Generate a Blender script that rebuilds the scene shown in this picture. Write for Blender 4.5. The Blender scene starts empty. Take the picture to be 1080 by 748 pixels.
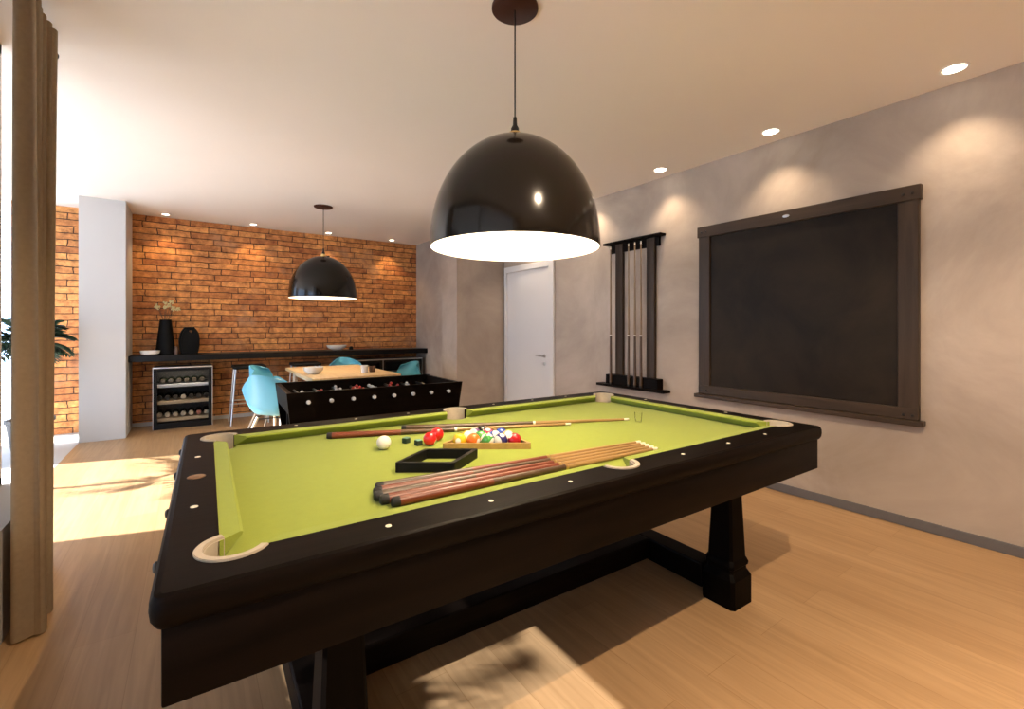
import bpy, bmesh, math, random
from mathutils import Vector, Matrix
from mathutils.geometry import tessellate_polygon

random.seed(11)
PI = math.pi
R = math.radians
scene = bpy.context.scene
COL = scene.collection

# ------------------------------------------------------------------ camera and frame
CAM_H = 1.25
W, D, H = 3.706, 7.497, 2.703          # right wall x, brick wall y, ceiling height
cam_d = bpy.data.cameras.new('camera')
cam = bpy.data.objects.new('camera', cam_d)
COL.objects.link(cam)
cam.location = (0, 0, CAM_H)
cam.rotation_euler = (PI / 2, 0, -0.6106)
cam_d.sensor_width = 36
cam_d.lens = 482.2 / 1080 * 36
cam_d.shift_y = -(374 - 346.7) / 1080
cam_d.clip_start = .02
scene.camera = cam
vs = scene.view_settings
scene.display_settings.display_device = 'sRGB'
vs.view_transform = 'Standard'
vs.look = 'None'
vs.gamma = 1
vs.use_curve_mapping = False
vs.exposure = -0.24


# ------------------------------------------------------------------ materials
def new_mat(name):
    m = bpy.data.materials.new(name)
    m.use_nodes = True
    nt = m.node_tree
    return m, nt, nt.nodes['Principled BSDF']


def pbr(name, col, rough=.5, metal=0, spec=.5, coat=0, var=.12, scale=18, bump=0, emit=None, es=0, alpha=None, trans=0, sheen=0):
    """procedural: base colour varied by a noise in object space, optional fine bump"""
    m, nt, b = new_mat(name)
    N, L = nt.nodes, nt.links
    b.inputs['Roughness'].default_value = rough
    b.inputs['Metallic'].default_value = metal
    b.inputs['Specular IOR Level'].default_value = spec
    b.inputs['Coat Weight'].default_value = coat
    b.inputs['Coat Roughness'].default_value = .12
    b.inputs['Transmission Weight'].default_value = trans
    b.inputs['Sheen Weight'].default_value = sheen
    tc = N.new('ShaderNodeTexCoord')
    no = N.new('ShaderNodeTexNoise')
    no.inputs['Scale'].default_value = scale
    no.inputs['Detail'].default_value = 4
    L.new(tc.outputs['Object'], no.inputs['Vector'])
    mx = N.new('ShaderNodeMix')
    mx.data_type = 'RGBA'
    c = Vector(col)
    mx.inputs[6].default_value = (*(c * (1 - var)), 1)
    mx.inputs[7].default_value = (*[min(1, x * (1 + var)) for x in c], 1)
    L.new(no.outputs['Fac'], mx.inputs[0])
    L.new(mx.outputs[2], b.inputs['Base Color'])
    if bump:
        bp = N.new('ShaderNodeBump')
        bp.inputs['Strength'].default_value = bump
        bp.inputs['Distance'].default_value = .004
        n2 = N.new('ShaderNodeTexNoise')
        n2.inputs['Scale'].default_value = scale * 8
        L.new(tc.outputs['Object'], n2.inputs['Vector'])
        L.new(n2.outputs['Fac'], bp.inputs['Height'])
        L.new(bp.outputs['Normal'], b.inputs['Normal'])
    if emit:
        b.inputs['Emission Color'].default_value = (*emit, 1)
        b.inputs['Emission Strength'].default_value = es
    return m


def wood(name, c1, c2, rough=.35, coat=0, axis=0, scale=6, spec=.5):
    m, nt, b = new_mat(name)
    N, L = nt.nodes, nt.links
    tc = N.new('ShaderNodeTexCoord')
    mp = N.new('ShaderNodeMapping')
    s = [scale * 4] * 3
    s[axis] = scale * .25
    mp.inputs['Scale'].default_value = s
    no = N.new('ShaderNodeTexNoise')
    no.inputs['Scale'].default_value = 1.6
    no.inputs['Detail'].default_value = 7
    no.inputs['Distortion'].default_value = .6
    rp = N.new('ShaderNodeValToRGB')
    rp.color_ramp.elements[0].position = .3
    rp.color_ramp.elements[1].position = .7
    rp.color_ramp.elements[0].color = (*c1, 1)
    rp.color_ramp.elements[1].color = (*c2, 1)
    L.new(tc.outputs['Object'], mp.inputs['Vector'])
    L.new(mp.outputs['Vector'], no.inputs['Vector'])
    L.new(no.outputs['Fac'], rp.inputs['Fac'])
    L.new(rp.outputs['Color'], b.inputs['Base Color'])
    b.inputs['Roughness'].default_value = rough
    b.inputs['Coat Weight'].default_value = coat
    b.inputs['Specular IOR Level'].default_value = spec
    bp = N.new('ShaderNodeBump')
    bp.inputs['Strength'].default_value = .08
    bp.inputs['Distance'].default_value = .003
    L.new(no.outputs['Fac'], bp.inputs['Height'])
    L.new(bp.outputs['Normal'], b.inputs['Normal'])
    return m


def brick_mat():
    m, nt, b = new_mat('long slim reclaimed brick')
    N, L = nt.nodes, nt.links
    tc = N.new('ShaderNodeTexCoord')
    sp = N.new('ShaderNodeSeparateXYZ')
    cb = N.new('ShaderNodeCombineXYZ')
    L.new(tc.outputs['Object'], sp.inputs[0])
    L.new(sp.outputs['X'], cb.inputs['X'])
    L.new(sp.outputs['Z'], cb.inputs['Y'])
    wob = N.new('ShaderNodeTexNoise')
    wob.inputs['Scale'].default_value = 8
    L.new(cb.outputs[0], wob.inputs['Vector'])
    ws = N.new('ShaderNodeVectorMath')
    ws.operation = 'MULTIPLY_ADD'
    ws.inputs[1].default_value = (.035, .022, 0)
    L.new(wob.outputs['Color'], ws.inputs[0])
    L.new(cb.outputs[0], ws.inputs[2])

    def bt(off):
        t = N.new('ShaderNodeTexBrick')
        t.inputs['Scale'].default_value = 1
        t.inputs['Brick Width'].default_value = .35
        t.inputs['Row Height'].default_value = .080
        t.inputs['Mortar Size'].default_value = .006
        t.inputs['Mortar Smooth'].default_value = .35
        t.inputs['Bias'].default_value = off
        t.offset = .43
        t.squash = 1.35
        t.squash_frequency = 3
        L.new(ws.outputs[0], t.inputs['Vector'])
        return t
    t = bt(-.1)
    t.inputs['Color1'].default_value = (.80, .37, .115, 1)
    t.inputs['Color2'].default_value = (.46, .16, .05, 1)
    t.inputs['Mortar'].default_value = (.06, .022, .01, 1)
    no = N.new('ShaderNodeTexNoise')
    no.inputs['Scale'].default_value = 11
    no.inputs['Detail'].default_value = 8
    no.inputs['Roughness'].default_value = .7
    L.new(cb.outputs[0], no.inputs['Vector'])
    rp = N.new('ShaderNodeValToRGB')
    e = rp.color_ramp.elements
    e[0].position, e[0].color = .34, (.34, .25, .24, 1)
    e[1].position, e[1].color = .68, (1.25, 1.25, 1.2, 1)
    L.new(no.outputs['Fac'], rp.inputs['Fac'])
    mu = N.new('ShaderNodeMix')
    mu.data_type = 'RGBA'
    mu.blend_type = 'MULTIPLY'
    mu.inputs[0].default_value = .85
    L.new(t.outputs['Color'], mu.inputs[6])
    L.new(rp.outputs['Color'], mu.inputs[7])
    # pale mortar smears and dark burnt patches on single bricks
    n2 = N.new('ShaderNodeTexNoise')
    n2.inputs['Scale'].default_value = 2.3
    n2.inputs['Detail'].default_value = 6
    L.new(cb.outputs[0], n2.inputs['Vector'])
    r2 = N.new('ShaderNodeValToRGB')
    r2.color_ramp.elements[0].position = .56
    r2.color_ramp.elements[1].position = .78
    L.new(n2.outputs['Fac'], r2.inputs['Fac'])
    m2 = N.new('ShaderNodeMix')
    m2.data_type = 'RGBA'
    L.new(r2.outputs['Color'], m2.inputs[0])
    L.new(mu.outputs[2], m2.inputs[6])
    m2.inputs[7].default_value = (.44, .24, .13, 1)
    L.new(m2.outputs[2], b.inputs['Base Color'])
    b.inputs['Roughness'].default_value = .8
    ad = N.new('ShaderNodeMath')
    ad.operation = 'MULTIPLY_ADD'
    L.new(no.outputs['Fac'], ad.inputs[0])
    ad.inputs[1].default_value = .35
    iv = N.new('ShaderNodeMath')
    iv.operation = 'SUBTRACT'
    iv.inputs[0].default_value = 1
    L.new(t.outputs['Fac'], iv.inputs[1])
    L.new(iv.outputs[0], ad.inputs[2])
    bp = N.new('ShaderNodeBump')
    bp.inputs['Strength'].default_value = .8
    bp.inputs['Distance'].default_value = .012
    L.new(ad.outputs[0], bp.inputs['Height'])
    L.new(bp.outputs['Normal'], b.inputs['Normal'])
    return m


def concrete_mat(name, c1, c2, scale=1.1):
    m, nt, b = new_mat(name)
    N, L = nt.nodes, nt.links
    tc = N.new('ShaderNodeTexCoord')
    n1 = N.new('ShaderNodeTexNoise')
    n1.inputs['Scale'].default_value = scale
    n1.inputs['Detail'].default_value = 9
    n1.inputs['Roughness'].default_value = .62
    n1.inputs['Distortion'].default_value = .5
    L.new(tc.outputs['Object'], n1.inputs['Vector'])
    rp = N.new('ShaderNodeValToRGB')
    rp.color_ramp.elements[0].position = .32
    rp.color_ramp.elements[1].position = .68
    rp.color_ramp.elements[0].color = (*c1, 1)
    rp.color_ramp.elements[1].color = (*c2, 1)
    L.new(n1.outputs['Fac'], rp.inputs['Fac'])
    L.new(rp.outputs['Color'], b.inputs['Base Color'])
    b.inputs['Roughness'].default_value = .7
    b.inputs['Specular IOR Level'].default_value = .3
    bp = N.new('ShaderNodeBump')
    bp.inputs['Strength'].default_value = .12
    bp.inputs['Distance'].default_value = .01
    L.new(n1.outputs['Fac'], bp.inputs['Height'])
    L.new(bp.outputs['Normal'], b.inputs['Normal'])
    return m


def floor_mat():
    m, nt, b = new_mat('oak plank floor')
    N, L = nt.nodes, nt.links
    tc = N.new('ShaderNodeTexCoord')
    sp = N.new('ShaderNodeSeparateXYZ')
    cb = N.new('ShaderNodeCombineXYZ')
    L.new(tc.outputs['Object'], sp.inputs[0])
    L.new(sp.outputs['Y'], cb.inputs['X'])
    L.new(sp.outputs['X'], cb.inputs['Y'])
    t = N.new('ShaderNodeTexBrick')
    t.inputs['Scale'].default_value = 1
    t.inputs['Brick Width'].default_value = 1.5
    t.inputs['Row Height'].default_value = .19
    t.inputs['Mortar Size'].default_value = .0012
    t.inputs['Color1'].default_value = (.41, .262, .135, 1)
    t.inputs['Color2'].default_value = (.365, .226, .112, 1)
    t.inputs['Mortar'].default_value = (.30, .175, .08, 1)
    t.offset = .37
    L.new(cb.outputs[0], t.inputs['Vector'])
    mp = N.new('ShaderNodeMapping')
    mp.inputs['Scale'].default_value = (22, 1.1, 1)
    L.new(tc.outputs['Object'], mp.inputs['Vector'])
    no = N.new('ShaderNodeTexNoise')
    no.inputs['Scale'].default_value = 1.4
    no.inputs['Detail'].default_value = 8
    no.inputs['Distortion'].default_value = 1.2
    L.new(mp.outputs[0], no.inputs['Vector'])
    rp = N.new('ShaderNodeValToRGB')
    rp.color_ramp.elements[0].position = .3
    rp.color_ramp.elements[1].position = .7
    rp.color_ramp.elements[0].color = (.86, .83, .79, 1)
    rp.color_ramp.elements[1].color = (1.1, 1.1, 1.1, 1)
    L.new(no.outputs['Fac'], rp.inputs['Fac'])
    mu = N.new('ShaderNodeMix')
    mu.data_type = 'RGBA'
    mu.blend_type = 'MULTIPLY'
    mu.inputs[0].default_value = 1
    L.new(t.outputs['Color'], mu.inputs[6])
    L.new(rp.outputs['Color'], mu.inputs[7])
    L.new(mu.outputs[2], b.inputs['Base Color'])
    b.inputs['Roughness'].default_value = .38
    b.inputs['Specular IOR Level'].default_value = .4
    return m


def glass_mat(name, tint=(1, 1, 1), gloss=.12):
    """thin pane: mostly transparent with a Fresnel reflection"""
    m, nt, b = new_mat(name)
    N, L = nt.nodes, nt.links
    N.remove(b)
    out = N['Material Output']
    tr = N.new('ShaderNodeBsdfTransparent')
    tr.inputs[0].default_value = (*tint, 1)
    gl = N.new('ShaderNodeBsdfGlossy')
    gl.inputs['Roughness'].default_value = .02
    lw = N.new('ShaderNodeLayerWeight')
    lw.inputs['Blend'].default_value = gloss
    mx = N.new('ShaderNodeMixShader')
    L.new(lw.outputs['Fresnel'], mx.inputs[0])
    L.new(tr.outputs[0], mx.inputs[1])
    L.new(gl.outputs[0], mx.inputs[2])
    L.new(mx.outputs[0], out.inputs['Surface'])
    return m


def cloth_mat(name, col, translucent=.5):
    m, nt, b = new_mat(name)
    N, L = nt.nodes, nt.links
    out = N['Material Output']
    tc = N.new('ShaderNodeTexCoord')
    wv = N.new('ShaderNodeTexNoise')
    wv.inputs['Scale'].default_value = 60
    L.new(tc.outputs['Object'], wv.inputs['Vector'])
    mx = N.new('ShaderNodeMix')
    mx.data_type = 'RGBA'
    mx.inputs[6].default_value = (*[c * .88 for c in col], 1)
    mx.inputs[7].default_value = (*[c * 1.1 for c in col], 1)
    L.new(wv.outputs['Fac'], mx.inputs[0])
    L.new(mx.outputs[2], b.inputs['Base Color'])
    b.inputs['Roughness'].default_value = .9
    tl = N.new('ShaderNodeBsdfTranslucent')
    L.new(mx.outputs[2], tl.inputs['Color'])
    ms = N.new('ShaderNodeMixShader')
    ms.inputs[0].default_value = translucent
    L.new(b.outputs[0], ms.inputs[1])
    L.new(tl.outputs[0], ms.inputs[2])
    L.new(ms.outputs[0], out.inputs['Surface'])
    return m


def ball_mat(name, col, stripe):
    """pool ball: solid or striped about its own axis, with two white number discs"""
    m, nt, b = new_mat(name)
    N, L = nt.nodes, nt.links
    tc = N.new('ShaderNodeTexCoord')
    sp = N.new('ShaderNodeSeparateXYZ')
    L.new(tc.outputs['Object'], sp.inputs[0])

    def math_(op, a, v):
        n = N.new('ShaderNodeMath')
        n.operation = op
        if a is not None:
            L.new(a, n.inputs[0])
        n.inputs[1].default_value = v
        return n.outputs[0]
    ay = math_('ABSOLUTE', sp.outputs['Y'], 0)
    spot = math_('GREATER_THAN', ay, .0262)
    az = math_('ABSOLUTE', sp.outputs['Z'], 0)
    cap = math_('GREATER_THAN', az, .0165 if stripe else 1.0)
    mxn = N.new('ShaderNodeMath')
    mxn.operation = 'MAXIMUM'
    L.new(spot, mxn.inputs[0])
    L.new(cap, mxn.inputs[1])
    mx = N.new('ShaderNodeMix')
    mx.data_type = 'RGBA'
    L.new(mxn.outputs[0], mx.inputs[0])
    mx.inputs[6].default_value = (*col, 1)
    mx.inputs[7].default_value = (.85, .82, .72, 1)
    L.new(mx.outputs[2], b.inputs['Base Color'])
    b.inputs['Roughness'].default_value = .12
    b.inputs['Coat Weight'].default_value = .5
    return m


M = {}
M['brick'] = brick_mat()
M['concrete'] = concrete_mat('burnished cement plaster', (.315, .258, .212), (.50, .425, .36))
M['plaster'] = pbr('white plaster', (.52, .505, .49), .75, var=.03, scale=2, bump=.05)
M['taupe'] = pbr('taupe wall paint', (.20, .165, .135), .8, var=.03, scale=2)
M['tint_glass'] = glass_mat('grey tinted glass', (.56, .56, .56))
M['ceiling'] = pbr('cream ceiling paint', (.88, .825, .77), .8, var=.02, scale=1.5)
M['floor'] = floor_mat()
M['deck'] = pbr('pale stone paving', (.55, .53, .5), .7, var=.08, scale=3)
M['skirting'] = pbr('dark grey skirting', (.11, .105, .11), .5, var=.08)
M['white_paint'] = pbr('white door paint', (.72, .71, .70), .4, var=.02, scale=3)
M['black_wood'] = wood('black stained wood', (.0022, .0014, .001), (.0062, .0036, .0024), .45, 0, 0, 7, .05)
M['black_wood_z'] = wood('black stained wood upright', (.0018, .0013, .001), (.0036, .0025, .002), .5, 0, 2, 7, .03)
M['felt'] = pbr('lime green baize', (.235, .285, .036), .95, var=.06, scale=40, bump=.15, spec=.1, sheen=.15)
M['liner'] = pbr('tan leather pocket liner', (.43, .37, .29), .55, var=.12, scale=60)
M['well'] = pbr('olive pocket lining', (.22, .21, .03), .9, var=.2, scale=60)
M['pearl'] = pbr('pearl inlay', (.8, .74, .6), .3, var=.1, scale=200)
M['bronze'] = pbr('bronze', (.42, .27, .15), .35, metal=1, var=.2, scale=120)
M['darkmetal'] = pbr('dark metal', (.02, .018, .017), .38, metal=.4, var=.1)
M['chrome'] = pbr('brushed steel', (.62, .62, .62), .28, metal=1, var=.06, scale=40)
M['brass'] = pbr('brass', (.75, .55, .25), .28, metal=1, var=.08)
M['shade'] = pbr('black enamel', (.005, .0037, .0028), .14, var=.05, spec=.35)
M['shade_in'] = pbr('white enamel', (.85, .82, .74), .45, var=.02, emit=None)
M['bulb'] = pbr('lit bulb', (1, .93, .8), .5, var=.01, emit=(1, .86, .66), es=40)
M['led'] = pbr('lit downlight lens', (1, .93, .8), .5, var=.01, emit=(1, .87, .66), es=14)
M['trim_white'] = pbr('white lamp trim', (.8, .78, .74), .4, var=.02)
M['black_stone'] = pbr('black stone', (.005, .0045, .0045), .35, var=.3, scale=10, spec=.2)
M['black_matte'] = pbr('matte black', (.004, .0036, .0034), .55, var=.15, spec=.2)
M['black_ceramic'] = pbr('black ceramic', (.003, .003, .003), .6, var=.15, spec=.15)
M['white_ceramic'] = pbr('white ceramic', (.8, .77, .72), .25, var=.03)
M['fridge_in'] = pbr('fridge interior', (.02, .02, .022), .5, var=.1)
M['beech'] = wood('pale beech', (.60, .44, .26), (.74, .57, .36), .5, 0, 0, 8)
M['oak_top'] = wood('light oak', (.62, .40, .19), (.76, .54, .30), .38, 0, 1, 5)
M['blue'] = pbr('sky blue moulded plastic', (.115, .42, .58), .35, var=.04, scale=6)
M['teal'] = pbr('teal moulded plastic', (.035, .17, .20), .35, var=.05, scale=6)
M['pale_leg'] = wood('pale maple', (.68, .56, .42), (.78, .68, .54), .45, 0, 2, 8)
M['curtain'] = cloth_mat('taupe linen', (.44, .33, .21), .58)
M['glass'] = glass_mat('clear glass')
M['dark_glass'] = glass_mat('smoked glass', (.8, .8, .8), .08)
M['cue_shaft'] = wood('pale ash', (.25, .145, .05), (.35, .21, .08), .3, .2, 0, 10)
M['cue_red'] = wood('red mahogany', (.11, .022, .009), (.18, .04, .016), .38, .05, 0, 10)
M['cue_dark'] = wood('dark walnut', (.04, .022, .010), (.085, .045, .020), .38, .05, 0, 10)
M['cue_dull'] = wood('weathered ash', (.20, .135, .075), (.29, .20, .115), .3, .2, 0, 10)
M['rubber'] = pbr('black rubber', (.012, .012, .012), .7)
M['ivory'] = pbr('ivory', (.85, .8, .68), .3, var=.03)
M['chalkgreen'] = pbr('dark green paper', (.014, .04, .018), .8, var=.2, scale=80)
M['chalkblue'] = pbr('blue chalk', (.10, .22, .2), .95, var=.1, scale=80)
M['rack_wood'] = wood('varnished pine', (.34, .20, .055), (.46, .29, .09), .35, .2, 0, 10)
M['board'] = concrete_mat('dark slate leather', (.010, .0075, .0055), (.027, .019, .012), 2.2)
M['board'].node_tree.nodes['Principled BSDF'].inputs['Roughness'].default_value = .5
M['board'].node_tree.nodes['Principled BSDF'].inputs['Specular IOR Level'].default_value = .12
M['bframe'] = wood('dark bronze wood', (.032, .021, .013), (.055, .036, .023), .4, 0, 1, 5, .2)
M['bframe_z'] = wood('dark bronze wood upright', (.032, .021, .013), (.055, .036, .023), .4, 0, 2, 5, .2)
M['leaf'] = pbr('dark green leaf', (.020, .048, .022), .45, var=.4, scale=9)
M['stem'] = pbr('brown stem', (.09, .06, .035), .8, var=.3, scale=20)
M['blossom'] = pbr('dried pale blossom', (.62, .56, .30), .8, var=.3, scale=50)
M['pot'] = pbr('grey clay pot', (.16, .15, .14), .7, var=.15, scale=8)
M['soil'] = pbr('soil', (.03, .02, .013), .95, var=.4, scale=60)
M['red_plastic'] = pbr('red plastic', (.5, .03, .02), .35)
M['white_plastic'] = pbr('white plastic', (.72, .72, .74), .35)
M['pitch'] = pbr('dark green pitch', (.015, .06, .03), .6, var=.1)
M['bark_brown'] = pbr('brown glaze', (.10, .05, .03), .4, var=.2)


# ------------------------------------------------------------------ mesh helpers
class MB:
    def __init__(self):
        self.bm = bmesh.new()

    def _add(self, other, mat=None):
        me = bpy.data.meshes.new('tmp')
        other.to_mesh(me)
        other.free()
        if mat is not None:
            me.transform(mat)
        self.bm.from_mesh(me)
        bpy.data.meshes.remove(me)
        return self

    def box(self, lo, hi, bev=0, seg=2, mat=None, taper=None):
        b = bmesh.new()
        bmesh.ops.create_cube(b, size=1)
        for v in b.verts:
            f = (v.co.z + .5)
            k = 1 if taper is None else 1 + (taper - 1) * f
            v.co = Vector(((lo[0] + hi[0]) / 2 + v.co.x * (hi[0] - lo[0]) * k,
                           (lo[1] + hi[1]) / 2 + v.co.y * (hi[1] - lo[1]) * k,
                           (lo[2] + hi[2]) / 2 + v.co.z * (hi[2] - lo[2])))
        if bev:
            bmesh.ops.bevel(b, geom=list(b.edges), offset=bev, segments=seg, affect='EDGES', profile=.5)
        return self._add(b, mat)

    def lathe(self, prof, n=32, mat=None, closed=False):
        """prof: list of (r, z); r=0 makes a pole"""
        b = bmesh.new()
        rings = []
        for r, z in prof:
            if r <= 1e-6:
                rings.append([b.verts.new((0, 0, z))])
            else:
                rings.append([b.verts.new((r * math.cos(2 * PI * i / n), r * math.sin(2 * PI * i / n), z)) for i in range(n)])
        pairs = list(zip(rings, rings[1:]))
        if closed:
            pairs.append((rings[-1], rings[0]))
        for A, B in pairs:
            for i in range(n):
                j = (i + 1) % n
                if len(A) == 1 and len(B) == 1:
                    continue
                if len(A) == 1:
                    b.faces.new((A[0], B[i], B[j]))
                elif len(B) == 1:
                    b.faces.new((A[i], B[0], A[j]))
                else:
                    b.faces.new((A[i], B[i], B[j], A[j]))
        bmesh.ops.recalc_face_normals(b, faces=b.faces)
        return self._add(b, mat)

    def tube(self, pts, r, n=10, caps=True, r_end=None):
        pts = [Vector(p) for p in pts]
        b = bmesh.new()
        rings = []
        up = Vector((0, 0, 1))
        for i, p in enumerate(pts):
            t = (pts[min(i + 1, len(pts) - 1)] - pts[max(i - 1, 0)]).normalized()
            a = t.cross(up)
            if a.length < 1e-3:
                a = t.cross(Vector((1, 0, 0)))
            a.normalize()
            c = t.cross(a).normalized()
            f = i / max(1, len(pts) - 1)
            rr = r if r_end is None else r + (r_end - r) * f
            rings.append([b.verts.new(p + a * rr * math.cos(2 * PI * k / n) + c * rr * math.sin(2 * PI * k / n)) for k in range(n)])
        for A, B in zip(rings, rings[1:]):
            for k in range(n):
                b.faces.new((A[k], A[(k + 1) % n], B[(k + 1) % n], B[k]))
        if caps:
            b.faces.new(rings[0])
            b.faces.new(rings[-1])
        bmesh.ops.recalc_face_normals(b, faces=b.faces)
        return self._add(b)

    def prism(self, poly, z0, z1, mat=None, bev=0):
        """extrude a 2D polygon (list of (x,y)) between z0 and z1"""
        b = bmesh.new()
        lo = [b.verts.new((x, y, z0)) for x, y in poly]
        hi = [b.verts.new((x, y, z1)) for x, y in poly]
        n = len(poly)
        for i in range(n):
            b.faces.new((lo[i], lo[(i + 1) % n], hi[(i + 1) % n], hi[i]))
        for tri in tessellate_polygon([[Vector((x, y, 0)) for x, y in poly]]):
            b.faces.new([lo[i] for i in tri])
            b.faces.new([hi[i] for i in tri])
        bmesh.ops.recalc_face_normals(b, faces=b.faces)
        if bev:
            ed = [e for e in b.edges if abs(e.verts[0].co.z - e.verts[1].co.z) < 1e-6 and abs(e.calc_face_angle(0)) > .8]
            bmesh.ops.bevel(b, geom=ed, offset=bev, segments=2, affect='EDGES')
        return self._add(b, mat)

    def ring_prism(self, outer, inner, z0, z1):
        """extrude a polygon with one hole"""
        b = bmesh.new()
        O = [Vector((x, y, 0)) for x, y in outer]
        I = [Vector((x, y, 0)) for x, y in inner]
        allp = O + I
        lo = [b.verts.new((p.x, p.y, z0)) for p in allp]
        hi = [b.verts.new((p.x, p.y, z1)) for p in allp]
        for tri in tessellate_polygon([O, I]):
            b.faces.new([lo[i] for i in tri])
            b.faces.new([hi[i] for i in tri])
        for s, n in ((0, len(O)), (len(O), len(I))):
            for i in range(n):
                a, c = s + i, s + (i + 1) % n
                b.faces.new((lo[a], lo[c], hi[c], hi[a]))
        bmesh.ops.recalc_face_normals(b, faces=b.faces)
        return self._add(b)

    def sphere(self, c, r, seg=24, rings=14, scale=(1, 1, 1)):
        b = bmesh.new()
        bmesh.ops.create_uvsphere(b, u_segments=seg, v_segments=rings, radius=r)
        for v in b.verts:
            v.co = Vector((v.co.x * scale[0] + c[0], v.co.y * scale[1] + c[1], v.co.z * scale[2] + c[2]))
        return self._add(b)

    def faces(self, verts, faces):
        b = bmesh.new()
        vv = [b.verts.new(v) for v in verts]
        for f in faces:
            b.faces.new([vv[i] for i in f])
        bmesh.ops.recalc_face_normals(b, faces=b.faces)
        return self._add(b)

    def build(self, name, mat, parent=None, smooth=None, loc=None):
        me = bpy.data.meshes.new(name)
        self.bm.to_mesh(me)
        self.bm.free()
        o = bpy.data.objects.new(name, me)
        COL.objects.link(o)
        me.materials.append(mat)
        if parent is not None:
            o.parent = parent
        if loc is not None:
            o.location = loc
        if smooth is not None:
            me.polygons.foreach_set('use_smooth', [True] * len(me.polygons))
            if smooth < 180:
                bb = bmesh.new()
                bb.from_mesh(me)
                for e in bb.edges:
                    if len(e.link_faces) == 2 and e.calc_face_angle(0) > R(smooth):
                        e.smooth = False
                bb.to_mesh(me)
                bb.free()
        return o


def tag(o, label, cat, group=None):
    o['label'] = label
    o['category'] = cat
    if group:
        o['group'] = group
    return o


def thing(name, label, cat, loc=(0, 0, 0), rotz=0, group=None):
    o = bpy.data.objects.new(name, None)
    o.empty_display_size = .05
    COL.objects.link(o)
    o.location = loc
    o.rotation_euler = (0, 0, rotz)
    return tag(o, label, cat, group)


def dup(root, loc, rotz=0, label=None, rot=None):
    r = root.copy()
    COL.objects.link(r)
    r.location = loc
    r.rotation_euler = rot if rot else (0, 0, rotz)
    if label:
        r['label'] = label
    for ch in list(root.children):
        c = ch.copy()
        COL.objects.link(c)
        c.parent = r
        for g in ch.children:
            d = g.copy()
            COL.objects.link(d)
            d.parent = c
    return r


def struct(name, mb, mat, parent=None, smooth=None):
    o = mb.build(name, mat, parent, smooth)
    if parent is None:
        o['kind'] = 'structure'
    return o


def arc(cx, cy, r, a0, a1, n):
    return [(cx + r * math.cos(a0 + (a1 - a0) * i / n), cy + r * math.sin(a0 + (a1 - a0) * i / n)) for i in range(n + 1)]


# ------------------------------------------------------------------ the room
YB = -2.4                      # wall behind the camera
XL = -0.62                     # inner face of the window side
XO = -1.015                    # its outer face
struct('floor', MB().box((XO, YB - .2, -.12), (W + .2, D + .2, 0)), M['floor'])
struct('ceiling', MB().box((XO, YB - .2, H), (W + .2, D + .2, H + .15)), M['ceiling'])
struct('wall_right', MB().box((W, YB - .2, 0), (W + .2, D + .2, H)), M['concrete'])
struct('wall_far', MB().box((-1.68, D, 0), (3.206, D + .2, H)), M['brick'])
struct('wall_partition', MB().box((3.206, 5.93, 0), (W, D, H)), M['concrete'])
struct('wall_partition_pier', MB().box((2.93, 5.487, 0), (W, 5.93, H)), M['concrete'])
struct('wall_column', MB().box((XO, 6.80, 0), (XL, D, H)), M['plaster'])
struct('wall_back', MB().box((XO, YB - .2, 0), (W, YB, H)), M['plaster'])
# window side: low wall under the window by the curtain, then the open doorway up to the column
struct('wall_left', MB().box((XO, YB, 0), (XL, -1.0, H)).box((XO, -1.0, 0), (XL, 3.42, .45)), M['plaster'])
wf = MB()
for y in (-1.0, 1.20, 3.38):
    wf.box((-.86, y, .45), (-.80, y + .04, H))
wf.box((-.86, -1.0, .45), (-.80, 3.42, .49)).box((-.86, -1.0, H - .05), (-.80, 3.42, H))
w1 = struct('window_1', wf, M['white_paint'])
MB().box((-.834, -.96, .49), (-.828, 1.20, H - .05)).box((-.834, 1.24, .49), (-.828, 3.38, H - .05)).build('window_glass', M['tint_glass'], w1)
# balcony outside
struct('floor_balcony', MB().box((-14, YB - 3, -.12), (XO, 16, -.002)), M['deck'])
struct('ceiling_balcony', MB().box((-3.90, YB - 3, H), (XO, D + .2, H + .2)), M['ceiling'])
struct('wall_sunblock', MB().box((-3.25, 6.5, 0), (-3.05, D, H)), M['plaster'])  # unseen wall, added to end the sun patch on its far side
struct('wall_sunblock_pier', MB().box((-3.25, 3.35, 0), (-3.05, 4.42, H)), M['plaster'])  # unseen pier, added to keep sun off the floor past the curtain
# skirting
struct('baseboard_right', MB().box((W - .014, YB, 0), (W, 4.34, .062), .003), M['skirting'])
struct('baseboard_far', MB().box((XL, D - .012, 0), (3.206, D, .05), .003), M['plaster'])
struct('baseboard_partition', MB().box((2.918, 5.475, 0), (W, 5.487, .062), .003).box((2.918, 5.475, 0), (2.93, 5.93, .062), .003), M['plaster'])

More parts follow.
